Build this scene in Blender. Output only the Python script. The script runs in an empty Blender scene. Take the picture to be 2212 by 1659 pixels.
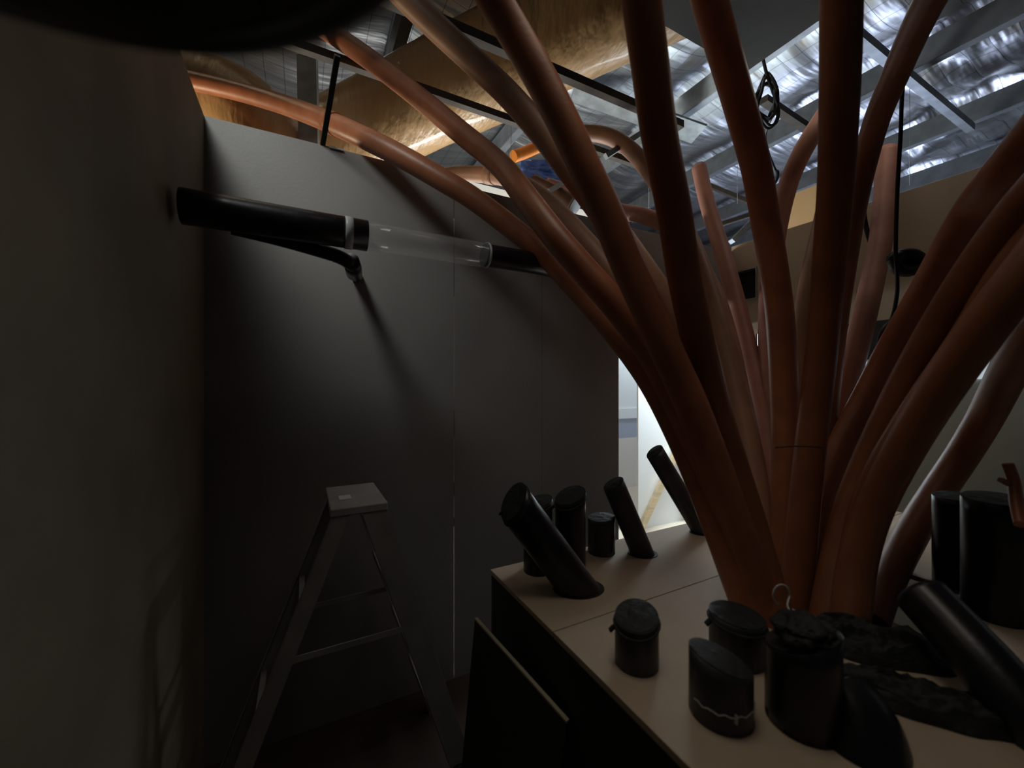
import bpy, bmesh, math, random
from mathutils import Vector, Matrix, noise
random.seed(7)
SC = bpy.context.scene
COL = SC.collection
EYE = 1.65
HEAD = math.radians(27.5)
FWD = Vector((math.sin(HEAD), math.cos(HEAD), 0)); RGT = Vector((math.cos(HEAD), -math.sin(HEAD), 0)); UP = Vector((0, 0, 1))
FPX = 865.0

# ---------------------------------------------------------------- camera
cam = bpy.data.cameras.new('camera'); camo = bpy.data.objects.new('camera', cam); COL.objects.link(camo)
camo.location = (0, 0, EYE); camo.rotation_euler = (math.radians(90), 0, -HEAD)
cam.sensor_width = 36; cam.lens = 36 * FPX / 2212; cam.clip_start = 0.02
cam.dof.use_dof = True; cam.dof.focus_distance = 2.4; cam.dof.aperture_fstop = 1.6
SC.camera = camo
# ---------------------------------------------------------------- world, light, exposure
w = bpy.data.worlds.new('world'); SC.world = w; w.use_nodes = True
w.node_tree.nodes['Background'].inputs[0].default_value = (0.5, 0.55, 0.65, 1)
w.node_tree.nodes['Background'].inputs[1].default_value = 0.016
SC.view_settings.view_transform = 'Standard'; SC.view_settings.look = 'None'
SC.view_settings.exposure = 0.0; SC.view_settings.gamma = 1.0; SC.view_settings.use_curve_mapping = False
def area(name, loc, target, power, color, sx, sy=None, spread=180):
    l = bpy.data.lights.new(name, 'AREA'); l.energy = power; l.color = color
    l.shape = 'RECTANGLE'; l.size = sx; l.size_y = sy or sx; l.spread = math.radians(spread)
    o = bpy.data.objects.new(name, l); COL.objects.link(o); o.location = loc
    o.rotation_euler = (Vector(target) - Vector(loc)).to_track_quat('-Z', 'Y').to_euler()
    return o
# lamps of the bright room behind the partition (down onto its white boards, and its bounce up to the roof foil)
area('room_lamp', (4.3, 2.75, 2.75), (4.6, 3.5, 0.9), 125, (0.84, 0.94, 1.0), 1.3, 0.25)
area('far_wall_fill', (4.9, 4.2, 2.9), (4.7, 4.8, 1.2), 16, (0.86, 0.95, 1.0), 0.8, 0.2)  # extra light added to brighten the far wall strip
area('room_uplight', (1.5, 4.3, 1.9), (1.2, 3.6, 5.0), 85, (0.97, 0.98, 0.95), 2.2, 0.5)
area('hall_uplight', (7.5, 3.4, 1.9), (6.4, 1.8, 5.0), 60, (0.62, 0.72, 1.0), 3.0, 0.6)
area('side_lamp', (-0.74, 1.05, 3.75), (-0.02, 2.14, 2.5), 2.5, (0.96, 1.0, 0.95), 0.5, 0.5, spread=62)
area('table_fill', (0.75, 0.75, 3.45), (0.95, 0.8, 0.9), 1.25, (1.0, 0.9, 0.75), 0.7, 0.7, spread=85)  # added soft fill lifting the table top, no fixture there
area('beige_wall_fill', (2.75, 0.9, 3.75), (3.0, 0.7, 1.5), 3.0, (1.0, 0.86, 0.72), 0.3, 1.2)  # added fill brightening the beige board and the backs of the pipes
area('warm_lamp', (-1.6, 3.6, 2.4), (0.6, 3.0, 3.9), 26, (1.0, 0.78, 0.5), 0.5, 0.5)

# ---------------------------------------------------------------- helpers
def P(u, v, t):
    return FWD * t + RGT * ((u - 1106) / FPX * t) + UP * (EYE + (829.5 - v) / FPX * t)
def PX(u, v, X):
    d = P(u, v, 1) - Vector((0, 0, EYE)); return Vector((0, 0, EYE)) + d * (X / d.x)
def PY(u, v, Y):
    d = P(u, v, 1) - Vector((0, 0, EYE)); return Vector((0, 0, EYE)) + d * (Y / d.y)
def PZ(u, v, z):
    d = P(u, v, 1) - Vector((0, 0, EYE)); return Vector((0, 0, EYE)) + d * ((z - EYE) / d.z)
def box(bm, a, b, M=None):
    a, b = Vector(a), Vector(b)
    c = (a + b) / 2; s = b - a
    m = Matrix.Translation(c) @ Matrix.Diagonal((abs(s.x), abs(s.y), abs(s.z), 1))
    if M is not None: m = M @ m
    return bmesh.ops.create_cube(bm, size=1, matrix=m)['verts']
def frame_at(p, d, side=None):
    d = d.normalized(); s = side or (Vector((0, 0, 1)) if abs(d.z) < .95 else Vector((1, 0, 0)))
    x = s.cross(d).normalized(); y = d.cross(x)
    return x, y
def bar(bm, a, b, wx, wy, side=None):
    """rectangular bar from a to b"""
    a, b = Vector(a), Vector(b); x, y = frame_at(a, b - a, side)
    vs = []
    for p in (a, b):
        for sx, sy in ((-1, -1), (1, -1), (1, 1), (-1, 1)):
            vs.append(bm.verts.new(p + x * sx * wx / 2 + y * sy * wy / 2))
    for i in range(4): bm.faces.new((vs[i], vs[(i + 1) % 4], vs[4 + (i + 1) % 4], vs[4 + i]))
    bm.faces.new(vs[3::-1]); bm.faces.new(vs[4:])
def catmull(pts, n=10):
    out = []
    P_ = [pts[0] * 2 - pts[1]] + pts + [pts[-1] * 2 - pts[-2]]
    for i in range(1, len(P_) - 2):
        p0, p1, p2, p3 = P_[i - 1:i + 3]
        for k in range(n):
            t = k / n
            out.append(.5 * ((2 * p1) + (p2 - p0) * t + (2 * p0 - 5 * p1 + 4 * p2 - p3) * t * t + (3 * p1 - p0 - 3 * p2 + p3) * t ** 3))
    out.append(pts[-1]); return out
def smooth(pts, it=2):
    for _ in range(it):
        pts = [pts[0]] + [(pts[i - 1] + pts[i] * 2 + pts[i + 1]) / 4 for i in range(1, len(pts) - 1)] + [pts[-1]]
    return pts
def tube(bm, path, r, seg=24, cap=True, rfun=None, hollow=0):
    rings = []; x = None
    def ringset(rad, x):
        out = []
        for i, p in enumerate(path):
            d = (path[min(i + 1, len(path) - 1)] - path[max(i - 1, 0)]).normalized()
            if x is None: x, _ = frame_at(p, d)
            x = (x - d * x.dot(d)).normalized(); y = d.cross(x)
            rr = rad if rfun is None else rad * rfun(i / (len(path) - 1), i)
            out.append([bm.verts.new(p + (x * math.cos(a) + y * math.sin(a)) * rr) for a in [2 * math.pi * k / seg for k in range(seg)]])
        return out
    rings = ringset(r, None)
    for A, B in zip(rings, rings[1:]):
        for k in range(seg):
            f = bm.faces.new((A[k], A[(k + 1) % seg], B[(k + 1) % seg], B[k])); f.smooth = True
    if hollow:
        inn = ringset(r - hollow, None)
        for A, B in zip(inn, inn[1:]):
            for k in range(seg):
                f = bm.faces.new((A[k], B[k], B[(k + 1) % seg], A[(k + 1) % seg])); f.smooth = True
        for O, I, fl in ((rings[0], inn[0], 0), (rings[-1], inn[-1], 1)):
            for k in range(seg):
                q = (O[k], I[k], I[(k + 1) % seg], O[(k + 1) % seg]); bm.faces.new(q[::-1] if fl else q)
    elif cap:
        bm.faces.new(rings[0][::-1]); bm.faces.new(rings[-1])
    return rings
def obj(name, bm, mat, parent=None, smooth_=False, bevel=0):
    bmesh.ops.recalc_face_normals(bm, faces=bm.faces[:])
    me = bpy.data.meshes.new(name); bm.to_mesh(me); bm.free()
    me.materials.append(mat)
    if smooth_:
        for p in me.polygons: p.use_smooth = True
    o = bpy.data.objects.new(name, me); COL.objects.link(o)
    if parent is not None: o.parent = parent; o.matrix_parent_inverse = parent.matrix_world.inverted()
    if bevel:
        m = o.modifiers.new('bevel', 'BEVEL'); m.width = bevel; m.segments = 2; m.limit_method = 'ANGLE'
    return o
def tag(o, label, cat, group=None, kind=None):
    if label: o['label'] = label
    if cat: o['category'] = cat
    if group: o['group'] = group
    if kind: o['kind'] = kind
    return o
def thing(name, label, cat, loc, group=None):
    o = bpy.data.objects.new(name, None); COL.objects.link(o); o.empty_display_size = .05
    o.location = loc; bpy.context.view_layer.update()
    return tag(o, label, cat, group)
def struct(name, bm, mat, label=None, **k):
    o = obj(name, bm, mat, **k); o['kind'] = 'structure'
    if label: o['label'] = label
    return o
def NB(): return bmesh.new()

# ---------------------------------------------------------------- materials
def mat(name, color, rough=.6, metal=0, var=.0, vscale=6, bump=0, bscale=40, spec=.5, color2=None, coat=0, stretch=None, detail=4, dist=1.0):
    m = bpy.data.materials.new(name); m.use_nodes = True; nt = m.node_tree; n = nt.nodes; b = n['Principled BSDF']
    b.inputs['Base Color'].default_value = (*color, 1); b.inputs['Roughness'].default_value = rough; b.inputs['Metallic'].default_value = metal
    b.inputs['Specular IOR Level'].default_value = spec; b.inputs['Coat Weight'].default_value = coat
    tc = n.new('ShaderNodeTexCoord'); mp = n.new('ShaderNodeMapping'); nt.links.new(tc.outputs['Object'], mp.inputs[0])
    if stretch: mp.inputs['Scale'].default_value = stretch
    if var or color2:
        t = n.new('ShaderNodeTexNoise'); t.inputs['Scale'].default_value = vscale; t.inputs['Detail'].default_value = 6; nt.links.new(mp.outputs[0], t.inputs['Vector'])
        r = n.new('ShaderNodeValToRGB'); r.color_ramp.elements[0].position = .35; r.color_ramp.elements[1].position = .68
        c2 = color2 or tuple(c * (1 - var) for c in color)
        r.color_ramp.elements[0].color = (*c2, 1); r.color_ramp.elements[1].color = (*color, 1)
        nt.links.new(t.outputs[0], r.inputs[0]); nt.links.new(r.outputs[0], b.inputs['Base Color'])
    if bump:
        t = n.new('ShaderNodeTexNoise'); t.inputs['Scale'].default_value = bscale; t.inputs['Detail'].default_value = detail; nt.links.new(mp.outputs[0], t.inputs['Vector'])
        bp = n.new('ShaderNodeBump'); bp.inputs['Strength'].default_value = bump; bp.inputs['Distance'].default_value = .02 * dist
        nt.links.new(t.outputs[0], bp.inputs['Height']); nt.links.new(bp.outputs[0], b.inputs['Normal'])
    return m
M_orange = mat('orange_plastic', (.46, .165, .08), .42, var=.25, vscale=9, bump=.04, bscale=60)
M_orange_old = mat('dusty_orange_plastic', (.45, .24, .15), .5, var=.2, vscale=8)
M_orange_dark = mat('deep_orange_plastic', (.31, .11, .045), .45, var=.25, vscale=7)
M_pink = mat('pink_lit_orange_plastic', (.50, .235, .17), .5, var=.2, vscale=8)  # pinkish light on the far pipes is put into this base colour
M_bright = mat('bright_orange_plastic', (.95, .30, .04), .4)
M_black = mat('black_plastic', (.014, .014, .018), .34, var=.4, vscale=14, bump=.03, bscale=80)
M_blacks = mat('doorlit_dusty_black', (.048, .049, .060), .42, var=.5, vscale=12, bump=.05, bscale=80)  # base colour raised for the doorway light on the slim stubs
M_tape = mat('black_tape', (.016, .018, .018), .7, bump=.5, bscale=30, var=.5)
M_drum = mat('drum_plastic', (.022, .022, .02), .3, bump=.02, bscale=20)
M_mdf = mat('mdf', (.56, .44, .32), .75, var=.12, vscale=5, bump=.05, bscale=200)
M_boxside = mat('black_painted_board', (.035, .035, .032), .6, var=.4, vscale=4)
M_edge = mat('bare_board_edge', (.42, .38, .27), .7)
M_wall = mat('grey_board', (.29, .275, .265), .55, var=.16, vscale=1.6, bump=.04, bscale=90)
M_wall2 = mat('brown_board', (.30, .24, .175), .7, var=.3, vscale=2.2, bump=.05, bscale=60)
M_tan = mat('beige_board', (.42, .34, .25), .75, var=.12, vscale=2)
M_darkboard = mat('dark_ply', (.022, .018, .010), .7, var=.5, vscale=3)
M_blackband = mat('black_beam_paint', (.012, .012, .012), .7)
M_greywall = mat('grey_green_wall', (.55, .58, .54), .8, var=.1, vscale=2)
M_floor = mat('brown_floor', (.085, .055, .04), .6, var=.3, vscale=3)
M_roomfloor = mat('pale_floor', (.62, .55, .45), .6)
M_white = mat('white_board', (.80, .84, .86), .6)
M_offwhite = mat('warm_white_board', (.78, .75, .72), .7)
M_blue = mat('blue_grey_paint', (.42, .47, .58), .7)
M_pine = mat('pine_timber', (.72, .55, .33), .6, color2=(.5, .42, .28), vscale=5, stretch=(1, 1, 6))
M_steel = mat('galvanised_steel', (.42, .45, .46), .42, metal=.75, var=.3, vscale=10)
M_purlin = mat('dull_purlin_steel', (.17, .185, .20), .6, metal=.35, var=.3, vscale=8)
M_steeldark = mat('dark_steel', (.085, .07, .055), .75, metal=.1, var=.3, vscale=10)
M_alu = mat('aluminium', (.47, .455, .43), .45, metal=.15, var=.2, vscale=9)
M_label = mat('label_white', (.8, .8, .8), .4)
M_tie = mat('pale_plastic', (.62, .64, .62), .35)
M_kraft = mat('brown_wrapped_duct', (.52, .33, .16), .36, color2=(.42, .26, .12), vscale=3, bump=.45, bscale=9, detail=3, coat=.35, stretch=(1.6, .8, .5), dist=2.0)
M_kraftdull = mat('cardboard', (.50, .32, .15), .8)
M_rubber = mat('black_rubber', (.01, .01, .012), .5)
# clear pipe
M_clear = bpy.data.materials.new('clear_plastic'); M_clear.use_nodes = True
b = M_clear.node_tree.nodes['Principled BSDF']; b.inputs['Base Color'].default_value = (.93, .93, .93, 1); b.inputs['Roughness'].default_value = .06
b.inputs['Alpha'].default_value = .09; b.inputs['Specular IOR Level'].default_value = 1.0; b.inputs['Coat Weight'].default_value = 1.0
# foil
def foil_mat():
    m = bpy.data.materials.new('silver_foil'); m.use_nodes = True; nt = m.node_tree; n = nt.nodes; b = n['Principled BSDF']; L = nt.links.new
    b.inputs['Metallic'].default_value = .95; b.inputs['Roughness'].default_value = .34
    tc = n.new('ShaderNodeTexCoord'); sep = n.new('ShaderNodeSeparateXYZ'); L(tc.outputs['Object'], sep.inputs[0])
    def line(sock, period, wd):
        a = n.new('ShaderNodeMath'); a.operation = 'DIVIDE'; a.inputs[1].default_value = period; L(sock, a.inputs[0])
        f = n.new('ShaderNodeMath'); f.operation = 'FRACT'; L(a.outputs[0], f.inputs[0])
        c = n.new('ShaderNodeMath'); c.operation = 'LESS_THAN'; c.inputs[1].default_value = wd / period; L(f.outputs[0], c.inputs[0]); return c.outputs[0]
    mx = n.new('ShaderNodeMath'); mx.operation = 'MAXIMUM'; L(line(sep.outputs[0], .16, .005), mx.inputs[0]); L(line(sep.outputs[1], .16, .005), mx.inputs[1])
    mix = n.new('ShaderNodeMix'); mix.data_type = 'RGBA'; mix.inputs[6].default_value = (.60, .61, .62, 1); mix.inputs[7].default_value = (.22, .23, .25, 1)
    L(mx.outputs[0], mix.inputs[0]); L(mix.outputs[2], b.inputs['Base Color'])
    mp = n.new('ShaderNodeMapping'); mp.inputs['Scale'].default_value = (1.6, 9, 4); L(tc.outputs['Object'], mp.inputs[0])
    t = n.new('ShaderNodeTexNoise'); t.inputs['Scale'].default_value = 1.1; t.inputs['Detail'].default_value = 2; t.inputs['Roughness'].default_value = .45; L(mp.outputs[0], t.inputs['Vector'])
    t2 = n.new('ShaderNodeTexNoise'); t2.inputs['Scale'].default_value = 2.2; t2.inputs['Detail'].default_value = 1.5; L(tc.outputs['Object'], t2.inputs['Vector'])
    ad = n.new('ShaderNodeMath'); ad.operation = 'ADD'; L(t.outputs[0], ad.inputs[0]); L(t2.outputs[0], ad.inputs[1])
    bp = n.new('ShaderNodeBump'); bp.inputs['Strength'].default_value = .38; bp.inputs['Distance'].default_value = .05; L(ad.outputs[0], bp.inputs['Height']); L(bp.outputs[0], b.inputs['Normal'])
    return m
M_foil = foil_mat()
def emis(name, col, s):
    m = bpy.data.materials.new(name); m.use_nodes = True; b = m.node_tree.nodes['Principled BSDF']
    b.inputs['Base Color'].default_value = (*col, 1); b.inputs['Emission Color'].default_value = (*col, 1); b.inputs['Emission Strength'].default_value = s
    return m
M_glowstrip = emis('glow_strip_emission', (.75, .85, .95), .5)

# ================================================================ SETTING
YW = 2.14; XR = 3.2; ZT = EYE + 1.155; TH = .008
bm = NB(); box(bm, (-2.5, -1.5, -.05), (9, YW + .02, 0)); struct('floor', bm, M_floor, 'dark brown floor under the ladder')
bm = NB(); box(bm, (-2.5, YW + .021, -.05), (9, 7, 0)); struct('floor_far', bm, M_roomfloor, 'pale floor of the bright room')
def wallpanel(name, x0, x1, z0, z1, label):
    bm = NB(); box(bm, (x0, YW, z0), (x1, YW + TH, z1)); return struct(name, bm, M_wall, label)
wallpanel('wall_back', -.38, .7465, 0, ZT, 'grey board of the back wall beside the corner')
wallpanel('wall_back.001', .7500, 1.3245, 0, ZT - .035, 'middle grey board of the back wall')
wallpanel('wall_back.002', 1.3262, 1.955, 0, ZT - .038, 'grey board of the back wall next to the doorway')
wallpanel('wall_back.003', 1.955, XR, EYE + .47, ZT - .038, 'grey board above the doorway')
# unseen battens added behind the boards, split so the seam leaks light in patches
bm = NB()
for z0, z1 in ((1.02, 1.10), (.85, .90), (1.36, 1.50), (EYE + .49, EYE + .84), (EYE + .93, ZT - .005)):
    box(bm, (.70, YW + TH, z0), (.80, YW + TH + .03, z1))
struct('seam_blocker_1', bm, M_pine)
bm = NB(); box(bm, (1.28, YW + TH, .02), (1.37, YW + TH + .03, ZT - .01)); struct('trim_2', bm, M_pine)
# left wall: close to the camera
bm = NB(); box(bm, (-.40, 1.325, 0), (-.3802, YW + TH, ZT)); struct('wall_left', bm, M_wall2, 'brown board of the left wall meeting the back wall')
bm = NB(); box(bm, (-.40, -.8, 0), (-.378, 1.317, ZT)); struct('wall_left.001', bm, M_wall2, 'brown board of the left wall nearest the camera')
bm = NB(); box(bm, (-.43, 1.28, 0), (-.401, 1.36, ZT - .02)); struct('trim_4', bm, M_blackband)
# right bulkhead
bm = NB()
yv0, yv1, zv0, zv1 = 1.935, 2.115, EYE + .69, EYE + .925
z0b = EYE + .40
box(bm, (XR, -.9, z0b), (XR + .02, yv0, ZT)); box(bm, (XR, yv0, zv1), (XR + .02, YW, ZT)); box(bm, (XR, yv0, 0), (XR + .02, YW, zv0)); box(bm, (XR, yv1, zv0), (XR + .02, YW, zv1))
struct('wall_right', bm, M_tan, 'beige board hanging behind the orange pipes')
bm = NB(); box(bm, (XR + .03, -.9, z0b - .24), (XR + .12, 1.9, z0b - .002)); box(bm, (XR + .021, -.9, z0b - .06), (XR + .03, 1.9, z0b + .03)); struct('trim_3', bm, M_blackband, 'black beam under the beige board')
bm = NB(); box(bm, (XR + .42, -1.2, 0), (XR + .45, 1.95, z0b + .3)); struct('wall_right.001', bm, M_greywall, 'grey green wall low behind the pipes')
glow_bm = NB(); box(glow_bm, (XR + .405, -.9, EYE + .03), (XR + .418, 1.9, EYE + .16)); struct('glow_strip_1', glow_bm, M_glowstrip, 'glowing strip added for bright glints behind the pipes')  # made-up emissive strip giving the bright gaps between the pipes
# vent in the bulkhead
t = thing('wall_vent', 'small dark square vent hole high in the wall behind the pipes', 'vent', (XR, (yv0 + yv1) / 2, zv0))
bm = NB(); box(bm, (XR + .05, yv0 - .02, zv0 - .02), (XR + .06, yv1 + .02, zv1 + .02)); obj('back_panel', bm, M_blackband, t)
bm = NB(); box(bm, (XR - .012, yv0 - .004, zv0 - .014), (XR + .05, yv1 + .004, zv0)); box(bm, (XR - .012, yv0 - .004, zv1), (XR + .05, yv1 + .004, zv1 + .008)); box(bm, (XR - .012, yv0 - .012, zv0 - .014), (XR + .05, yv0 - .0035, zv1 + .008)); box(bm, (XR - .012, yv1 + .0035, zv0 - .014), (XR + .05, yv1 + .012, zv1 + .008)); obj('frame', bm, M_steel, t)

# roof: foil sagging between the purlins
ZR = EYE + 2.98
bm = NB(); nx, ny = 150, 110; x0, x1, y0, y1 = -3.0, 10.5, -2.2, 8.5
PUR = [-2.06, -.72, .64, 1.99, 3.35, 4.61, 6.05, 7.4, 8.8]
def sag(x):
    for a, b_ in zip(PUR, PUR[1:]):
        if a <= x <= b_: return -.12 * math.sin(math.pi * (x - a) / (b_ - a))
    return 0
vs = [[None] * (ny + 1) for _ in range(nx + 1)]
for i in range(nx + 1):
    for j in range(ny + 1):
        x = x0 + (x1 - x0) * i / nx; y = y0 + (y1 - y0) * j / ny
        z = ZR + sag(x) * .9 + .05 * noise.noise(Vector((x * 1.3, y * 1.1, 0))) + .03 * noise.noise(Vector((x * 1.2, y * 5, 3)))
        if x > 4.4 and y < 2.6: z += .10 * noise.noise(Vector((x * 2.6 + y, y * 3.4, 9)))
        vs[i][j] = bm.verts.new((x, y, z))
for i in range(nx):
    for j in range(ny):
        f = bm.faces.new((vs[i][j], vs[i][j + 1], vs[i + 1][j + 1], vs[i + 1][j])); f.smooth = True
struct('ceiling', bm, M_foil, 'wrinkled silver foil insulation under the roof')
# purlins along Y : C-sections
ZP = EYE + 2.68
for k, x in enumerate(PUR[2:8]):
    bm = NB(); box(bm, (x - .004, -2.0, ZP), (x + .004, 8, ZP + .2)); box(bm, (x, -2.0, ZP - .004), (x + .08, 8, ZP + .004)); box(bm, (x, -2.0, ZP + .2), (x + .08, 8, ZP + .206))
    box(bm, (x + .072, -2.0, ZP), (x + .08, 8, ZP + .025))
    o = obj('roof_purlin', bm, M_steel if k == 2 else M_purlin)
    tag(o, ['galvanised roof purlin above the first bare foil strip', 'galvanised roof purlin over the brown duct', 'galvanised roof purlin bordering the dark loft board', 'galvanised roof purlin where the coiled cable hangs',
            'galvanised roof purlin passing behind the open ended pale pipe', 'farthest galvanised roof purlin towards the right'][k], 'purlin', 'roof purlins')
def chord(name, a, b, wx, wy, m, label, cat='roof strut', group='roof struts'):
    bm = NB(); bar(bm, a, b, wx, wy); return tag(obj(name, bm, m), label, cat, group)
zc = EYE + 1.85
chord('roof_strut', (-.6, 1.985, zc), (2.4, 1.985, zc), .05, .05, M_steeldark, 'dark steel strut crossing under the upper part of the brown duct')
chord('roof_strut', (-.6, 2.48, zc), (2.6, 2.48, zc - .02), .045, .045, M_steeldark, 'dark steel strut crossing under the middle of the brown duct')
chord('roof_strut', (3.1, 1.43, EYE + 2.55), (5.9, 1.43, EYE + 2.55), .06, .07, M_steel, 'straight steel strut crossing the foil near the top right')
chord('roof_strut', P(1650, 215, 3.6), P(1752, 283, 4.0), .07, .06, M_steeldark, 'short dark steel strut below the coiled cable')
chord('roof_strut', P(1240, 195, 3.9), P(1510, 290, 4.0), .28, .02, M_steel, 'wide flat steel strap right of the duct')
chord('roof_strut', P(1530, 400, 5.5), P(1650, 450, 5.2), .08, .05, M_steeldark, 'distant thin roof strut left of the straight wide pipe')
chord('roof_strut', P(1540, 490, 5.0), P(1650, 455, 5.0), .07, .05, M_steeldark, 'distant strut low over the far wall')
chord('roof_strut', P(1580, 522, 4.6), P(1632, 470, 4.6), .09, .05, M_steel, 'distant diagonal pipe brace above the vent')
chord('roof_strut', P(1700, 465, 4.4), P(1760, 492, 4.2), .05, .05, M_steeldark, 'dark brace at the yellow lit board')
chord('roof_strut', P(1308, 338, 2.7), P(1392, 284, 2.8), .035, .035, M_steel, 'grey steel arm crossing the curved orange pipe')
chord('roof_strut', P(1182, 415, 2.5), P(1222, 392, 2.6), .045, .03, M_steel, 'short bright steel stub above the doorway side of the wall')
# loft board
bm = NB(); box(bm, (.35, -1.6, EYE + 1.90), (2.39, 1.51, EYE + 1.93)); tag(obj('loft_board', bm, M_darkboard), 'large dark plywood loft board high above the pipes', 'board')
# column strip left of duct
bm = NB(); bar(bm, P(664, 120, 2.7), P(668, 335, 2.7), .13, .03, side=FWD); tag(obj('metal_post', bm, M_steel), 'dull grey metal post behind the black drum', 'post')
# ducts
DA = P(705, 325, 3.45); DB = P(1400, -22, 2.75)
def duct(name, pts, r, label, amp=.02):
    path = smooth(catmull(pts, 14), 3); bm = NB(); rings = tube(bm, path, r, seg=64)
    for i, rg in enumerate(rings):
        c = path[i]
        for v in rg:
            d = (v.co - c).normalized(); q = v.co.copy()
            v.co = q + d * (amp * noise.noise(q * 1.6) + .006 * noise.noise(Vector((q.x * 14, q.y * 9, q.z * 5))))
    return tag(obj(name, bm, M_kraft), label, 'duct')
duct('wrapped_duct', [DA - (DB - DA) * .3, DA, DA.lerp(DB, .33), DA.lerp(DB, .66), DB, DB + (DB - DA) * .35], .35, 'thick brown plastic wrapped air duct rising to the top of the frame')
duct('wrapped_duct', [P(250, 120, 2.6), P(400, 190, 2.75), P(520, 240, 2.8), P(590, 330, 2.8), P(610, 460, 2.8)], .26, 'bent brown wrapped duct showing over the corner of the left wall')

# ================================================================ BRIGHT ROOM
bm = NB(); box(bm, (3.35, 3.35, 0), (6.2, 3.37, 3.0)); tag(obj('white_partition', bm, M_white), 'bright white board panel seen through the doorway', 'panel')
t = thing('far_wall_panelling', 'pale far wall with a white rail and blue grey band', 'wall panel', (5, 4.8, 0))
bm = NB(); box(bm, (2.0, 4.8, 0), (9, 4.83, EYE - .854)); obj('lower_panel', bm, M_offwhite, t)
bm = NB(); box(bm, (2.0, 4.8, EYE - .854), (9, 4.83, EYE - .545)); obj('blue_band', bm, M_blue, t)
bm = NB(); box(bm, (2.0, 4.775, EYE - .545), (9, 4.83, EYE - .385)); obj('rail', bm, M_white, t)
bm = NB(); box(bm, (2.0, 4.8, EYE - .385), (9, 4.83, 3.2)); obj('upper_panel', bm, M_white, t)
bm = NB(); n_ = 14
g = [[bm.verts.new(P(1125 + 100 * i / n_, 345 + 60 * j / n_, 4.0 + .06 * noise.noise(Vector((i * .3, j * 1.1, 2))))) for j in range(n_ + 1)] for i in range(n_ + 1)]
for i in range(n_):
    for j in range(n_): bm.faces.new((g[i][j], g[i + 1][j], g[i + 1][j + 1], g[i][j + 1])).smooth = True
r_ = bmesh.ops.extrude_face_region(bm, geom=bm.faces[:]); bmesh.ops.translate(bm, verts=[q for q in r_['geom'] if isinstance(q, bmesh.types.BMVert)], vec=FWD * .004)
tag(obj('blue_reflection_sheet', bm, mat('blue_reflection_tint', (.05, .13, .48), .25, bump=.3, bscale=10)), 'small crumpled blue sheet made for a blue reflection behind the bright orange pipe end', 'reflection')  # blue light reflected in the foil, put in as a coloured sheet
bm = NB(); bar(bm, P(1384, 1142, 4.42), P(1497, 900, 4.78), .125, .05, side=RGT); tag(obj('timber_prop', bm, M_pine), 'diagonal pine prop leaning on the white panel', 'timber')
bm = NB(); box(bm, (0, 0, 0), (.09, .045, 2.0), Matrix.Translation(Vector((PY(1505, 1140, 3.2).x, 3.2, 0))) @ Matrix.Rotation(math.radians(-2), 4, 'Y')); tag(obj('timber_stud', bm, M_pine), 'upright pine stud beside the leaning prop', 'timber')
# white ledge behind the wall top; its brightness is added as emission
bm = NB(); box(bm, (.80, YW + .14, ZT - .09), (1.9, YW + .24, ZT + .078)); tag(obj('glow_ledge', bm, emis('ledge_glow', (.95, .95, .86), .55)), 'long white ledge with added glow just above the back wall top', 'ledge')
bm = NB(); box(bm, (.9, YW + .15, 0), (.96, YW + .23, ZT - .091)); tag(obj('timber_post', bm, M_pine), 'timber post carrying the glowing ledge behind the back wall', 'post')
bm = NB(); box(bm, PY(712, 318, YW - .01) , PY(740, 331, YW + .03)); tag(obj('metal_clip', bm, M_tie), 'small bright clip on the top edge of the grey wall', 'clip')
bm = NB(); a = PX(1690, 428, XR + 1.2); b_ = PX(1790, 480, XR + 1.2); box(bm, (a.x, b_.y, 0), (a.x + .03, a.y, a.z)); tag(obj('plywood_sheet', bm, M_kraftdull), 'yellowish board lit beyond the beige wall top', 'board')

# ================================================================ TABLE
ZTAB = EYE - .75; XL = .67; YB = 1.478; YS = 1.015
t = thing('pipe_table', 'tan topped display box with black sides that the pipes rise from', 'table', (XL, YB, 0))
bm = NB(); box(bm, (XL, YS + .004, ZTAB - .018), (3.1, YB, ZTAB)); obj('far_top_board', bm, M_mdf, t, bevel=.0015)
HX0, HX1, HY0, HY1 = 1.45, 2.12, .42, YS
bm = NB()
box(bm, (XL, -.6, ZTAB - .018), (HX0, YS, ZTAB)); box(bm, (HX1, -.6, ZTAB - .018), (3.1, YS, ZTAB)); box(bm, (HX0, -.6, ZTAB - .018), (HX1, HY0, ZTAB))
bmesh.ops.remove_doubles(bm, verts=bm.verts, dist=.0001); obj('near_top_board', bm, M_mdf, t)
bm = NB(); box(bm, (XL + .004, -.6, 0), (XL + .02, YB - .004, ZTAB - .018)); obj('side_panel', bm, M_boxside, t)
bm = NB(); box(bm, (XL + .02, YB - .02, 0), (3.1, YB - .004, ZTAB - .018)); obj('back_panel', bm, M_boxside, t)
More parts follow.
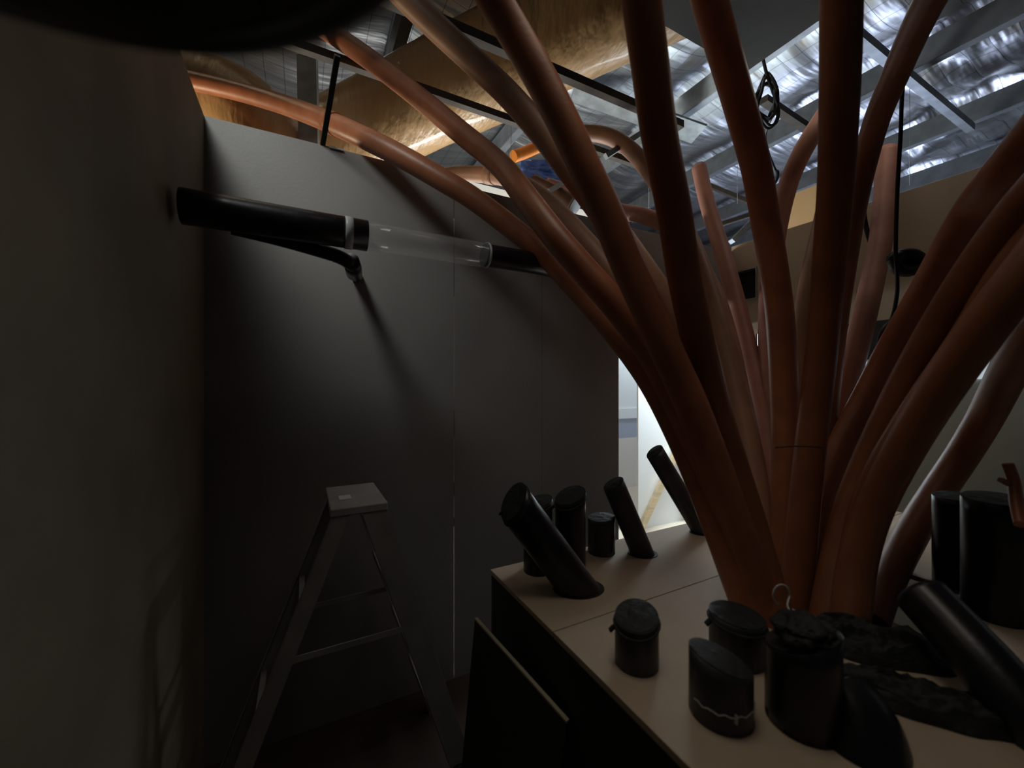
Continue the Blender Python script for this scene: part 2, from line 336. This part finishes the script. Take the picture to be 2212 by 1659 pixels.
# leaning board
A = P(1030, 1338, 1.50); B = PX(1214, 1532, .655)
B = Vector((.655, B.y, B.z)); 
lean = [A, B + (B - A) * .06]; lean[1].x = .660; lean[1].z = B.z - .02
base = [Vector((.50, A.y, 0)), Vector((.55, lean[1].y, 0))]
bm = NB(); nrm = (lean[1] - lean[0]).cross(base[0] - lean[0]).normalized()
if nrm.x > 0: nrm = -nrm
q = [base[0], lean[0], lean[1], base[1]]; fa = [bm.verts.new(p) for p in q]; fb = [bm.verts.new(p + nrm * .009) for p in q]
bm.faces.new(fa); bm.faces.new(fb[::-1])
for i in range(4): bm.faces.new((fa[i], fa[(i + 1) % 4], fb[(i + 1) % 4], fb[i]))
lb = thing('leaning_board', 'black sheet leaning against the side of the table', 'board', base[0]); obj('sheet', bm, M_boxside, lb)
bm = NB(); bar(bm, lean[0] + UP * .0045 + nrm * .0045, lean[1] + UP * .0045 + nrm * .0045, .012, .008); tag(obj('bare_edge', bm, M_edge, lb), 'pale bare top edge', None)

# ================================================================ ORANGE PIPES
D = .105
GRP = 'orange pipes fanning up from the table opening'
def pipe(pts, label, m=M_orange, d=D, extend=None, down=True, name='orange_pipe', group=GRP, joints=(), hollow=0, n=10):
    w3 = []
    uv = [Vector((p[0] - 1106, 829.5 - p[1])) / FPX for p in pts]; ts = [d * FPX / p[2] for p in pts]; O = Vector((0, 0, EYE)); n_ = len(pts)
    pr = lambda q: Vector(((q - O).dot(RGT), (q - O).z)) / (q - O).dot(FWD)
    for _ in range(8):      # depth at which a round pipe of this bore spans the measured width
        W_ = [P(p[0], p[1], t_) for p, t_ in zip(pts, ts)]; new = []
        for i in range(n_):
            ax = W_[min(i + 1, n_ - 1)] - W_[max(i - 1, 0)]; sd = ax.cross(W_[i] - O).normalized() * d / 2
            tg = (uv[min(i + 1, n_ - 1)] - uv[max(i - 1, 0)]).normalized(); nn = Vector((-tg.y, tg.x))
            wd = abs((pr(W_[i] + sd) - pr(W_[i] - sd)).dot(nn)) * FPX
            new.append(ts[i] * (1 + .7 * (wd / pts[i][2] - 1)))
        ts = [new[0]] + [(new[i - 1] + 2 * new[i] + new[i + 1]) / 4 for i in range(1, n_ - 1)] + [new[-1]]
    w3 = [P(p[0], p[1], t_) for p, t_ in zip(pts, ts)]
    if down:
        last = w3[-1]; dirn = (w3[-1] - w3[-2]).normalized()
        k = max(0, (last.z - (ZTAB - .13)) / max(.3, -dirn.z)); w3.append(last + dirn * k)
    path = smooth(catmull(w3, n), 6)
    root = thing(name, label, 'pipe', path[-1], group)
    bm = NB(); tube(bm, path, d / 2, seg=28, hollow=hollow); obj('pipe_body', bm, m, root)
    for (fr, ln) in joints:
        i = int(fr * (len(path) - 1)); k = max(1, int(ln)); bm = NB(); tube(bm, path[i:i + k + 1], d / 2 * 1.09, seg=28, cap=False, hollow=d * .04); obj('coupling', bm, m, root)
    return path
pipe([(300, 150, 42), (400, 172, 42), (500, 194, 42), (600, 222, 42), (685, 253, 47), (770, 290, 50), (867, 338, 50), (968, 396, 50), (1035, 438, 50), (1168, 542, 48), (1235, 612, 52), (1310, 694, 56), (1400, 810, 62), (1470, 940, 67), (1530, 1080, 70), (1590, 1240, 73)],
     'long thin orange pipe sweeping lowest and farthest left over the grey wall', joints=((.27, 2),))
pipe([(640, 20, 45), (740, 88, 44), (800, 130, 45), (900, 207, 47), (1001, 291, 50), (1085, 361, 52), (1134, 425, 58), (1201, 513, 62), (1268, 590, 62), (1330, 660, 64), (1410, 765, 66), (1480, 900, 70), (1540, 1040, 72), (1600, 1250, 74)],
     'second orange pipe from the left, emerging from under the black drum', joints=())
pipe([(930, 385, 35), (985, 377, 36), (1040, 377, 37), (1100, 386, 39), (1150, 412, 43), (1200, 455, 48), (1260, 520, 52), (1315, 585, 54), (1360, 650, 56), (1430, 760, 62), (1500, 900, 66), (1570, 1080, 68), (1620, 1250, 72)],
     'orange pipe with a coupling bending over the wall top behind the second pipe', m=M_orange_old, joints=((.17, 3),))
pipe([(810, -75, 60), (885, 3, 60), (951, 67, 60), (1035, 144, 60), (1101, 207, 58), (1168, 284, 60), (1219, 350, 61), (1280, 430, 62), (1350, 530, 64), (1425, 640, 66), (1475, 740, 67), (1540, 900, 69), (1590, 1060, 71), (1640, 1250, 73)],
     'dusty orange pipe reaching the top edge beside the black drum', m=M_orange_old)
pipe([(1010, -110, 80), (1068, 0, 78), (1110, 70, 77), (1165, 165, 76), (1215, 260, 75), (1262, 360, 75), (1310, 460, 74), (1350, 560, 74), (1400, 670, 74), (1450, 780, 74), (1500, 890, 74), (1570, 1080, 74), (1640, 1280, 76)],
     'thick orange pipe crossing in front of the brown duct')
pipe([(1370, -130, 92), (1385, 0, 89), (1405, 150, 86), (1425, 300, 82), (1455, 450, 78), (1478, 600, 76), (1512, 757, 72), (1540, 870, 70), (1580, 1000, 70), (1620, 1130, 72), (1660, 1280, 78)],
     'dark nearly upright pipe left of the straight bright one', m=M_orange_dark)
pipe([(1510, 362, 34), (1528, 440, 36), (1556, 530, 38), (1585, 630, 40), (1612, 740, 44), (1640, 850, 48), (1665, 980, 54), (1690, 1200, 62)],
     'slender pinkish pipe with its top end ending in front of the foil', m=M_pink)
pipe([(1180, 400, 34), (1260, 425, 34), (1335, 455, 36), (1390, 466, 37), (1440, 488, 39), (1485, 530, 41), (1520, 590, 43), (1548, 650, 44), (1574, 740, 46), (1594, 840, 50), (1622, 980, 54), (1655, 1200, 62)],
     'pinkish orange pipe arching low behind the dark upright pipe', m=M_pink)
pipe([(1200, 300, 36), (1258, 287, 38), (1319, 296, 39), (1369, 330, 40), (1412, 385, 40), (1452, 445, 41), (1500, 540, 43), (1540, 660, 46), (1580, 800, 50), (1620, 980, 55), (1650, 1200, 62)],
     'curved orange pipe peeking out high above the arching one', m=M_orange_old)
pipe([(1500, -120, 88), (1532, 0, 84), (1562, 105, 82), (1587, 190, 78), (1615, 290, 74), (1635, 370, 70), (1654, 480, 66), (1674, 600, 66), (1686, 700, 65), (1694, 850, 64), (1697, 980, 64), (1698, 1230, 68)],
     'straight reddish pipe rising to the top edge in the middle of the fan', joints=())
pipe([(1835, 175, 40), (1800, 222, 40), (1755, 290, 41), (1722, 350, 41), (1699, 410, 42), (1678, 500, 43), (1662, 620, 44), (1660, 740, 46), (1668, 880, 50), (1680, 1200, 60)],
     'thin pinkish pipe slanting behind the middle of the fan from the right', m=M_pink)
pipe([(1810, 330, 48), (1790, 440, 50), (1758, 580, 54), (1740, 690, 55), (1732, 830, 56), (1722, 1000, 58), (1715, 1240, 64)],
     'pale orange pipe half hidden left of the widest upright pipe', m=M_orange_old)
pipe([(1820, -120, 102), (1817, 0, 98), (1815, 130, 96), (1811, 260, 90), (1805, 400, 84), (1793, 547, 77), (1782, 680, 74), (1770, 800, 72), (1752, 950, 72), (1737, 1100, 73), (1722, 1270, 76)],
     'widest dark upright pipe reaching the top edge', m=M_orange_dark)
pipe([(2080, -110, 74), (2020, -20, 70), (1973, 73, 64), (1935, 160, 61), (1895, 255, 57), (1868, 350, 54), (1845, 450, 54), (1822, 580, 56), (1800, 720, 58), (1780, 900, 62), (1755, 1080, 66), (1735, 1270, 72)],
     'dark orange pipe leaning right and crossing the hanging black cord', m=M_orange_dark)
pipe([(1916, 325, 52), (1912, 420, 53), (1903, 514, 54), (1888, 590, 53), (1870, 670, 56), (1845, 770, 57), (1822, 850, 58), (1795, 960, 60), (1765, 1100, 64), (1750, 1270, 72)],
     'pale dusty pipe with its end under the purlin, beside the cord', m=M_pink)
pipe([(2280, 230, 92), (2165, 370, 84), (2092, 462, 78), (2000, 625, 70), (1925, 755, 66), (1868, 865, 65), (1812, 975, 66), (1770, 1110, 70), (1750, 1290, 76)],
     'orange pipe leaning to the right, leftmost of the close right hand ones')
pipe([(2330, 330, 112), (2230, 430, 106), (2130, 555, 98), (2040, 690, 92), (1962, 825, 86), (1895, 960, 82), (1845, 1080, 82), (1812, 1200, 84), (1790, 1320, 88)],
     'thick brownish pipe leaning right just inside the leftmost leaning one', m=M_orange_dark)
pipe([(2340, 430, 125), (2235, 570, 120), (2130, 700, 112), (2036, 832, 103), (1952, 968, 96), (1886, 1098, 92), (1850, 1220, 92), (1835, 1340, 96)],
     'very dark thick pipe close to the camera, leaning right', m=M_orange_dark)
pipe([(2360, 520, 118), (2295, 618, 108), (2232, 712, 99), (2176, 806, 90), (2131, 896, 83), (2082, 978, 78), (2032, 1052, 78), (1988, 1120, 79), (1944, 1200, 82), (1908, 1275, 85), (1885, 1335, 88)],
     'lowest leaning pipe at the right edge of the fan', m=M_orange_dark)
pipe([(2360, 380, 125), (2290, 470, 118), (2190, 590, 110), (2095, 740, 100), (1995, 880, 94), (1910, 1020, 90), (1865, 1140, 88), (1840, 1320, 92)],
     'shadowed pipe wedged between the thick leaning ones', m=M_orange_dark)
# background bits
def simple_pipe(name, pts, r, m, label, cat='pipe', group=None, hollow=0, seg=24, n=8, parent=None):
    path = smooth(catmull([Vector(p) for p in pts], n), 2); bm = NB(); tube(bm, path, r, seg=seg, hollow=hollow)
    o = obj(name, bm, m, parent)
    if parent is None: tag(o, label, cat, group)
    return o, path
simple_pipe('capped_orange_pipe', [P(1109, 338, 3.2), P(1135, 329, 3.25), P(1200, 300, 3.3)], .046, M_bright, 'short bright orange pipe end glowing against the foil')
t = thing('flanged_pipe', 'tan pipe with a pale flange behind the thick pipe', 'pipe', P(1245, 450, 2.6))
simple_pipe('pipe_body', [P(1150, 395, 2.7), P(1200, 420, 2.65), P(1242, 445, 2.6)], .055, M_orange_old, '', parent=t)
bm = NB(); a = P(1240, 444, 2.6); dd = (P(1242, 445, 2.6) - P(1200, 420, 2.65)).normalized(); tube(bm, [a, a + dd * .012], .075, seg=28); tag(obj('flange', bm, M_tie, t), 'pale thin ring flange', None)
# strap across the bundle
path = [P(1675 + i * 11, 967 - 3 * math.sin(i / 9 * 3.1), 1.28) for i in range(10)]
bm = NB(); tube(bm, path, .002, seg=6); tag(obj('tie_wire', bm, M_tape), 'thin wire tied across the pipe bundle', 'wire')

# ================================================================ BLACK STUBS ON THE TABLE
def stub(u, v, d, height, label, lean=Vector((0, 0, 1)), cut=(0, 0), m=M_blacks, name='black_pipe_stub', cap=True, flange=False, lip=False, tape=False, group='black pipe stubs on the table'):
    b0 = PZ(u, v, ZTAB); L = lean.normalized()
    root = thing(name, label, 'pipe stub', b0, group)
    start = b0 - L * (.012 / L.z) if not cap else b0
    path = [b0 - L * .03 + L * (height + .03) * i / 8 for i in range(9)]
    bm = NB(); r = d / 2; rings = tube(bm, path, r, seg=36, cap=False)
    # base cut flush with the table top, top cut at an angle
    for vtx in rings[0]:
        k = (ZTAB + .0008 - vtx.co.z) / L.z; vtx.co += L * k
    c = path[-1]; cutd = Vector((cut[0], cut[1], 0))
    for vtx in rings[-1]: vtx.co += L * (vtx.co - c).dot(cutd)
    outer = rings[-1]; inner = [bm.verts.new(c + (vv.co - c) * .9) for vv in outer]
    deep = [bm.verts.new(vv.co - L * min(.06, height * .5)) for vv in inner]
    for k in range(36):
        k2 = (k + 1) % 36
        bm.faces.new((outer[k], outer[k2], inner[k2], inner[k])); bm.faces.new((inner[k], inner[k2], deep[k2], deep[k]))
    if not cap: bm.faces.new(deep)
    obj('pipe_body', bm, m, root)
    topc = c
    if cap:
        bm = NB(); ring = [bm.verts.new(c + (vv_ - c) * .97 + L * .002) for vv_ in [Vector(v_) for v_ in capco(c, L, r, cutd)]]
        cen = bm.verts.new(c + L * .006)
        for k in range(len(ring)): bm.faces.new((ring[k], ring[(k + 1) % len(ring)], cen))
        tag(obj('cap', bm, M_tape, root), 'dull taped-over end', None)
    if lip:
        bm = NB(); x, y = frame_at(c, L)
        pts = []
        for k in range(25):
            a = 2 * math.pi * k / 24; q = (x * math.cos(a) + y * math.sin(a)) * (r + .0015); pts.append(c + q + L * (q.dot(cutd)) - L * .018)
        tube(bm, pts, .004, seg=6, cap=False); obj('tape_band', bm, M_tape, root)
        bm = NB(); q = (RGT * -1) * (r + .004); a = c + q + L * q.dot(cutd) - L * .02
        bar(bm, a, a - L * .012 - RGT * .012, .014, .006); obj('tape_tab', bm, M_tape, root)
    if flange:
        bm = NB(); hor = Vector((L.x, L.y, 0)); n_ = 30; sx = r * (1 / L.z) + .012
        hd = hor.normalized() if hor.length > .01 else Vector((1, 0, 0)); sd = hd.cross(UP)
        vs_ = [bm.verts.new(b0 + hd * math.cos(6.2832 * k / n_) * sx + sd * math.sin(6.2832 * k / n_) * (r + .006) + UP * .0012) for k in range(n_)]
        bm.faces.new(vs_); r_ = bmesh.ops.extrude_face_region(bm, geom=bm.faces[:]); bmesh.ops.translate(bm, verts=[g for g in r_['geom'] if isinstance(g, bmesh.types.BMVert)], vec=(0, 0, .002))
        obj('hole_collar', bm, M_blackband, root)
    return root
def capco(c, L, r, cutd):
    x, y = frame_at(c, L); out = []
    for k in range(36):
        a = 2 * math.pi * k / 36; q = (x * math.cos(a) + y * math.sin(a)) * r
        out.append(c + q + L * q.dot(cutd))
    return out
def lean_to(u0, v0, u1, v1, dt):
    a = PZ(u0, v0, ZTAB); t0 = (a - Vector((0, 0, EYE))).dot(FWD); b_ = P(u1, v1, t0 + dt); return b_ - a
L1 = lean_to(1250, 1275, 1108, 1085, -.05)
stub(1250, 1272, .135, L1.length, 'biggest black pipe leaning left from the table corner with a slanted open end', lean=L1, cut=(.5, .1), m=M_black, cap=True, flange=True, lip=True)
stub(1162, 1232, .115, .275, 'upright black pipe half hidden behind the big leaning one', cut=(.35, 0), m=M_black, cap=True, lip=True)
stub(1232, 1222, .125, .29, 'tall upright black pipe with a shiny slanted top at the far edge', cut=(.45, .1), m=M_black, cap=True, lip=True)
stub(1299, 1192, .119, .155, 'short plain black pipe stub at the far edge of the table', cut=(.1, 0), m=M_blacks)
L5 = lean_to(1388, 1196, 1325, 1045, 0)
stub(1388, 1196, .098, L5.length, 'slim black pipe leaning left beside the bright doorway', lean=L5, cut=(.2, .0), flange=True)
L6 = lean_to(1518, 1150, 1414, 976, 0)
stub(1518, 1150, .094, L6.length, 'slim black pipe leaning left right in front of the bright doorway', lean=L6, cut=(.25, 0), flange=True)
stub(1375, 1432, .113, .128, 'short taped black stub in the middle of the near board', cut=(.25, .15), lip=True)
stub(1592, 1418, .140, .115, 'wide capped black stub near the table opening', cut=(-.05, .05), lip=True)
s9 = stub(1556, 1540, .132, .125, 'squat black stub with a slanted torn top and silver wire, nearest the front', cut=(-.3, .15), m=M_blacks)
c9 = PZ(1556, 1540, ZTAB); x = []
for k in range(17):
    a = math.radians(165 + k * 9.5); x.append(c9 + Vector((math.cos(a), math.sin(a), 0)) * .068 + UP * (.045 + .003 * math.sin(k * 2.3)))
bm = NB(); tube(bm, x, .0012, seg=6); tag(obj('wire_band', bm, M_tie, s9), 'silver wire band', None)
bm = NB(); p_ = x[8]; bar(bm, p_ + UP * .008, p_ - UP * .012, .006, .002); tag(obj('wire_twist', bm, M_tie, s9), 'shiny twist', None)
s10 = stub(1733, 1558, .142, .185, 'tall thick black stub wrapped in crumpled plastic under the pipe bundle', cut=(.15, -.35), m=M_black)
# crumpled wrap over its top and across the opening edge
def crumple(name, c, rx, ry, rz, label, cat, m, seed, parent=None, amp=.35):
    bm = NB(); bmesh.ops.create_icosphere(bm, subdivisions=5, radius=1)
    for v in bm.verts:
        q = v.co.copy(); n1 = noise.noise(q * 2.1 + Vector((seed, 0, 0))); n2 = abs(noise.noise(q * 5 + Vector((0, seed, 0)))); q *= 1 + amp * n1 - amp * .6 * n2
        v.co = Vector((q.x * rx, q.y * ry, max(q.z * rz, -rz * .6)))
    bmesh.ops.translate(bm, verts=bm.verts, vec=c)
    o = obj(name, bm, m, parent, smooth_=True)
    if parent is None: tag(o, label, cat)
    return o
crumple('wrap', P(1735, 1362, .88), .062, .058, .03, '', '', M_tape, 3, s10, amp=.28)
def sheet(c, lx, ly, h, rot, label, seed):
    bm = NB(); n_ = 70; g = []
    for i in range(n_ + 1):
        row = []
        for j in range(n_ + 1):
            a = (i / n_ - .5) * 2; b_ = (j / n_ - .5) * 2
            e = 1 + .25 * noise.noise(Vector((a * 2 + seed, b_ * 2, 0)))
            x = a * lx * e; y = b_ * ly * e * math.sqrt(max(.06, 1 - .75 * a * a))
            f = 1 - abs(noise.noise(Vector((x * 9 + seed, y * 26, 1)))) * 2.2
            f2 = 1 - abs(noise.noise(Vector((x * 30, y * 40 + seed, 4)))) * 2
            edge = max(0, 1 - max(abs(a), abs(b_)) ** 4)
            row.append(bm.verts.new((x, y, edge * h * (.5 + .35 * f + .15 * f2))))
        g.append(row)
    for i in range(n_):
        for j in range(n_): bm.faces.new((g[i][j], g[i + 1][j], g[i + 1][j + 1], g[i][j + 1])).smooth = True
    r_ = bmesh.ops.extrude_face_region(bm, geom=bm.faces[:]); bmesh.ops.translate(bm, verts=[q for q in r_['geom'] if isinstance(q, bmesh.types.BMVert)], vec=(0, 0, .0015))
    o = obj('crumpled_plastic', bm, M_tape, smooth_=True); o.location = (c.x, c.y, ZTAB + .001); o.rotation_euler = (0, 0, rot); tag(o, label, 'plastic sheet')
sheet(PZ(1880, 1400, ZTAB), .17, .09, .07, -HEAD - .35, 'crumpled dark plastic sheet spread around the foot of the pipe bundle', 3)
sheet(PZ(1985, 1520, ZTAB), .17, .07, .05, -HEAD - .5, 'crumpled black plastic sheet at the bottom right beside the slanted black pipe', 11)
# thin pale loop of wire above it
pts = [P(1680 + 18 * math.cos(a) + 8, 1285 + 22 * math.sin(a), 1.02) for a in [math.radians(110 + 26 * k) for k in range(11)]] + [P(1700, 1310, .98), P(1720, 1335, .93), P(1735, 1358, .89)]
bm = NB(); tube(bm, smooth(catmull(pts, 4), 2), .0022, seg=8); tag(obj('wire_loop', bm, M_tie), 'thin loop of wire curling up at the foot of the bundle', 'wire')
# right side black pipes
simple_pipe('black_pipe', [P(1990, 1285, 1.08), P(2060, 1360, 1.0), P(2140, 1450, .92), P(2240, 1570, .84), P(2320, 1670, .8)], .062, M_black, 'black pipe lying slanted towards the lower right corner', seg=32)
simple_pipe('black_pipe', [P(1800, 1510, .92), P(1840, 1560, .88), P(1860, 1640, .84), P(1870, 1760, .8)], .085, M_black, 'thick black pipe bending down out of the bottom edge', seg=32)
stub(2062, 1262, .12, .33, 'upright glossy black pipe behind the lowest leaning pipe', cut=(.1, 0), m=M_black)
stub(2148, 1330, .15, .38, 'large upright black pipe close to the right edge', cut=(.1, 0), m=M_black)
t = thing('yellow_tap', 'small orange brown tap pipe at the right edge', 'pipe', P(2185, 1100, 1.15))
simple_pipe('pipe_body', [P(2176, 1002, 1.2), P(2190, 1040, 1.18), P(2196, 1090, 1.15), P(2206, 1135, 1.12)], .014, M_orange, '', parent=t)
bm = NB(); bar(bm, P(2162, 1036, 1.18), P(2192, 1052, 1.18), .016, .012); obj('handle', bm, M_orange_old, t)

# ================================================================ HORIZONTAL BLACK + CLEAR PIPE ON THE WALL
Yp = 1.66
def onp(u, v): return PY(u, v, Yp)
a = onp(366, 450); b1 = onp(745, 502); zc_ = b1.z
axis = lambda u: Vector((onp(u, 500).x, Yp, zc_))
t = thing('pipe_run', 'long black pipe run with a clear middle length along the grey wall', 'pipe', axis(780))
path = [axis(366) + Vector((.03, 0, 0)), axis(500), axis(640), axis(793)]
bm = NB(); tube(bm, path, .058, seg=40, hollow=.004); obj('black_section', bm, M_black, t)
bm = NB(); tube(bm, [axis(744), axis(750), axis(761)], .0605, seg=40, hollow=.003); tag(obj('clamp_ring', bm, M_tie, t), 'pale clamp ring', None)
bm = NB(); tube(bm, [axis(785), axis(900), axis(1052)], .0545, seg=48, hollow=.003); tag(obj('clear_section', bm, M_clear, t), 'clear plastic length', None)
bm = NB(); tube(bm, [axis(1049), axis(1053)], .056, seg=48, hollow=.003); tag(obj('end_ring', bm, M_tie, t), 'thin pale ring at the clear end', None)
e = [axis(1045), axis(1100), axis(1150), axis(1195) + Vector((.02, .05, .01)), axis(1215) + Vector((.06, .14, .03)), axis(1235) + Vector((.1, .26, .06))]
bm = NB(); tube(bm, smooth(catmull(e, 8), 2), .050, seg=32); obj('black_elbow', bm, M_black, t)
br = [P(500, 490, 1.42), P(600, 515, 1.50), P(680, 538, 1.56), P(735, 556, 1.60), P(762, 575, 1.66), P(766, 590, 1.78), P(771, 598, 2.02)]
bm = NB(); tube(bm, smooth(catmull(br, 8), 3), .027, seg=24); obj('branch_pipe', bm, M_black, t)
bm = NB(); tube(bm, [P(757, 562, 1.63), P(763, 578, 1.68), P(765, 590, 1.78)], .034, seg=24); obj('branch_elbow', bm, M_black, t)
simple_pipe('black_pipe', [PY(1188, 545, 1.9), PY(1212, 532, 2.1)], .012, M_tie, 'tiny pale rod put in as a white glint behind the lowest orange pipe', cat='rod')  # pale piece painted in for a white glint

# ================================================================ DRUM + ROD
dr = thing('black_drum', 'large black round drum hanging close overhead at the top left', 'drum', (-.146, .129, EYE + .21))
bm = NB(); N = 96; prof = [(0, .004), (.168, .012), (.176, .004), (.184, -.003), (.192, -.003), (.199, .003), (.207, .003), (.2145, .004), (.2185, .012), (.214, .022), (.211, .030), (.2155, .036), (.2165, .043), (.212, .052), (.209, .12), (.207, .30), (0, .30)]
rings = []
for r_, z_ in prof:
    if r_ == 0: rings.append([bm.verts.new((-.146, .129, EYE + .21 + z_))])
    else: rings.append([bm.verts.new((-.146 + r_ * math.cos(2 * math.pi * k / N), .129 + r_ * math.sin(2 * math.pi * k / N), EYE + .21 + z_)) for k in range(N)])
for A_, B_ in zip(rings, rings[1:]):
    for k in range(N):
        k2 = (k + 1) % N
        if len(A_) == 1: bm.faces.new((A_[0], B_[k], B_[k2]))
        elif len(B_) == 1: bm.faces.new((A_[k], B_[0], A_[k2]))
        else: bm.faces.new((A_[k], B_[k], B_[k2], A_[k2]))
obj('drum_body', bm, M_drum, dr, smooth_=True)
bm = NB(); bar(bm, (-.146, .129, EYE + .51), (-.146, .129, ZR - .1), .03, .03); obj('hanger', bm, M_steeldark, dr)
tb = PY(697, 312, YW + .004); bm = NB(); bar(bm, tb, P(729, 120, 1.66), .022, .016); tag(obj('black_rod', bm, M_rubber), 'thin black rod standing up from the top edge of the grey wall', 'rod')

# ================================================================ CABLES
def cable(pts, r, label, name='looped_cable', n=8):
    bm = NB(); tube(bm, smooth(catmull(pts, n), 1), r, seg=10); return tag(obj(name, bm, M_rubber), label, 'cable')
cable([P(1958, 130, 1.9), P(1949, 200, 1.9), P(1945, 300, 1.92), P(1938, 420, 1.95), P(1935, 540, 1.95), P(1938, 600, 1.95), P(1937, 640, 1.95), P(1926, 690, 1.95), P(1905, 715, 1.9), P(1890, 780, 1.9)], .0085, 'black cord hanging straight down in front of the beige board', 'hanging_cable')
pts = []
for k in range(70):
    a = k * .37; ww = 22 + 6 * math.sin(k * .9); hh = 48 + 12 * math.cos(k * .5)
    pts.append(P(1656 + ww * math.cos(a) + 4 * math.sin(k * .23), 222 + hh * math.sin(a) + 6 * math.sin(k * .31), 3.0 + .05 * math.sin(k * .7)))
cable([Vector((P(1650, 150, 3.0).x, P(1650, 150, 3.0).y, ZP)), P(1648, 130, 3.0)] + pts, .011, 'tangled coil of black cable hanging from the roof', 'cable_coil', n=4)
cable([pts[-1], P(1652, 300, 3.3), P(1672, 362, 3.6), P(1680, 372, 3.6), P(1676, 392, 3.6), P(1660, 410, 3.6)], .012, 'short looped cable end below the coil')
cable([P(1868, 350, 2.05), P(1864, 430, 2.2), P(1867, 470, 2.3), P(1876, 510, 2.3), P(1890, 545, 2.3)], .012, 'grey looped cable left of the pale pinkish pipe')
for (u, v0, v1, t_) in ((1104, 300, 410, 3.1), (1402, 330, 470, 3.3), (1965, 230, 400, 3.6), (1593, 380, 440, 4)):
    bm = NB(); q = P(u, v1, t_); tube(bm, [Vector((q.x, q.y, ZR - .05)), q], .0018, seg=6); tag(obj('hanging_wire', bm, M_steel), 'thin wire hanging from the foil %s' % {1104: 'beside the short bright orange pipe', 1402: 'left of the dark upright pipe', 1965: 'right of the black cord', 1593: 'left of the middle straight pipe'}[u], 'wire', 'thin hanging wires')
t = thing('cable_bundle', 'dark rolled bundle of cord strung on the black cord', 'cable bundle', P(1955, 568, 2.0))
for k in range(4):
    pts = [P(1958 + (30 - 2 * k) * math.cos(a), 566 + (14 + k) * math.sin(a) + k * 3 - 5, 2.0 + .03 * math.sin(a + k)) for a in [2 * math.pi * i / 24 for i in range(25)]]
    bm = NB(); tube(bm, pts, .026, seg=10, cap=False); obj('loop', bm, M_rubber, t)

# ================================================================ LADDER
zt = EYE - .45
ld = thing('step_ladder', 'small aluminium step ladder standing open before the grey wall', 'step ladder', (.15, 1.75, 0))
bm = NB(); box(bm, (.085, 1.57, zt - .03), (.285, 1.92, zt)); obj('platform', bm, M_alu, ld, bevel=.004)
bm = NB(); c_ = PZ(745, 1074, zt + .0015); box(bm, c_ - Vector((.022, .03, .001)), c_ + Vector((.022, .03, .0005))); tag(obj('sticker', bm, M_label, ld), 'small white sticker', None)
def rail(a, b_, wd, dp, name):
    """C-channel rail"""
    a, b_ = Vector(a), Vector(b_); d = (b_ - a).normalized(); y = Vector((0, 1, 0)); x = y.cross(d).normalized()
    bm = NB(); bar(bm, a, b_, .004, wd, side=x) if False else None
    for off, sx, sy in ((Vector((0, 0, 0)), wd, .004), (x * (wd / 2) + y * dp / 2, .004, dp), (-x * (wd / 2) + y * dp / 2, .004, dp)):
        vs_ = []
        for p in (a + off, b_ + off):
            for i_, j_ in ((-1, -1), (1, -1), (1, 1), (-1, 1)): vs_.append(bm.verts.new(p + x * i_ * sx / 2 + y * j_ * sy / 2))
        for i in range(4): bm.faces.new((vs_[i], vs_[(i + 1) % 4], vs_[4 + (i + 1) % 4], vs_[4 + i]))
        bm.faces.new(vs_[3::-1]); bm.faces.new(vs_[4:])
    return obj(name, bm, M_alu, ld)
rails = [((.235, 1.575, zt - .02), (.60, 1.61, .012), .085, .03), ((.235, 1.90, zt - .02), (.60, 1.99, .012), .085, -.03),
         ((.125, 1.575, zt - .02), (-.31, 1.60, .012), .05, .03), ((.125, 1.90, zt - .02), (-.31, 1.97, .012), .05, -.03)]
for a, b_, wd, dp in rails: 
    o = rail(a, b_, wd, dp, 'leg')
    bm = NB(); f = Vector(b_); box(bm, f + Vector((-.04, -.02, -.012)), f + Vector((.04, .02, .03))); foot = obj('rubber_foot', bm, M_rubber, o)
for k in (.26, .50, .74):
    a = Vector(rails[0][0]).lerp(Vector(rails[0][1]), k); b_ = Vector(rails[1][0]).lerp(Vector(rails[1][1]), k)
    bm = NB(); box(bm, (a.x - .05, a.y, a.z - .012), (a.x + .04, b_.y, a.z + .012)); obj('step', bm, M_alu, ld)
for k in (.30, .62):
    a = Vector(rails[2][0]).lerp(Vector(rails[2][1]), k); b_ = Vector(rails[3][0]).lerp(Vector(rails[3][1]), k)
    bm = NB(); bar(bm, a, b_, .02, .02); obj('rear_brace', bm, M_alu, ld)
for i in (0, 1):
    a = Vector(rails[i][0]).lerp(Vector(rails[i][1]), .42); b_ = Vector(rails[i + 2][0]).lerp(Vector(rails[i + 2][1]), .42)
    bm = NB(); bar(bm, a, b_, .004, .022); obj('spreader', bm, M_alu, ld)
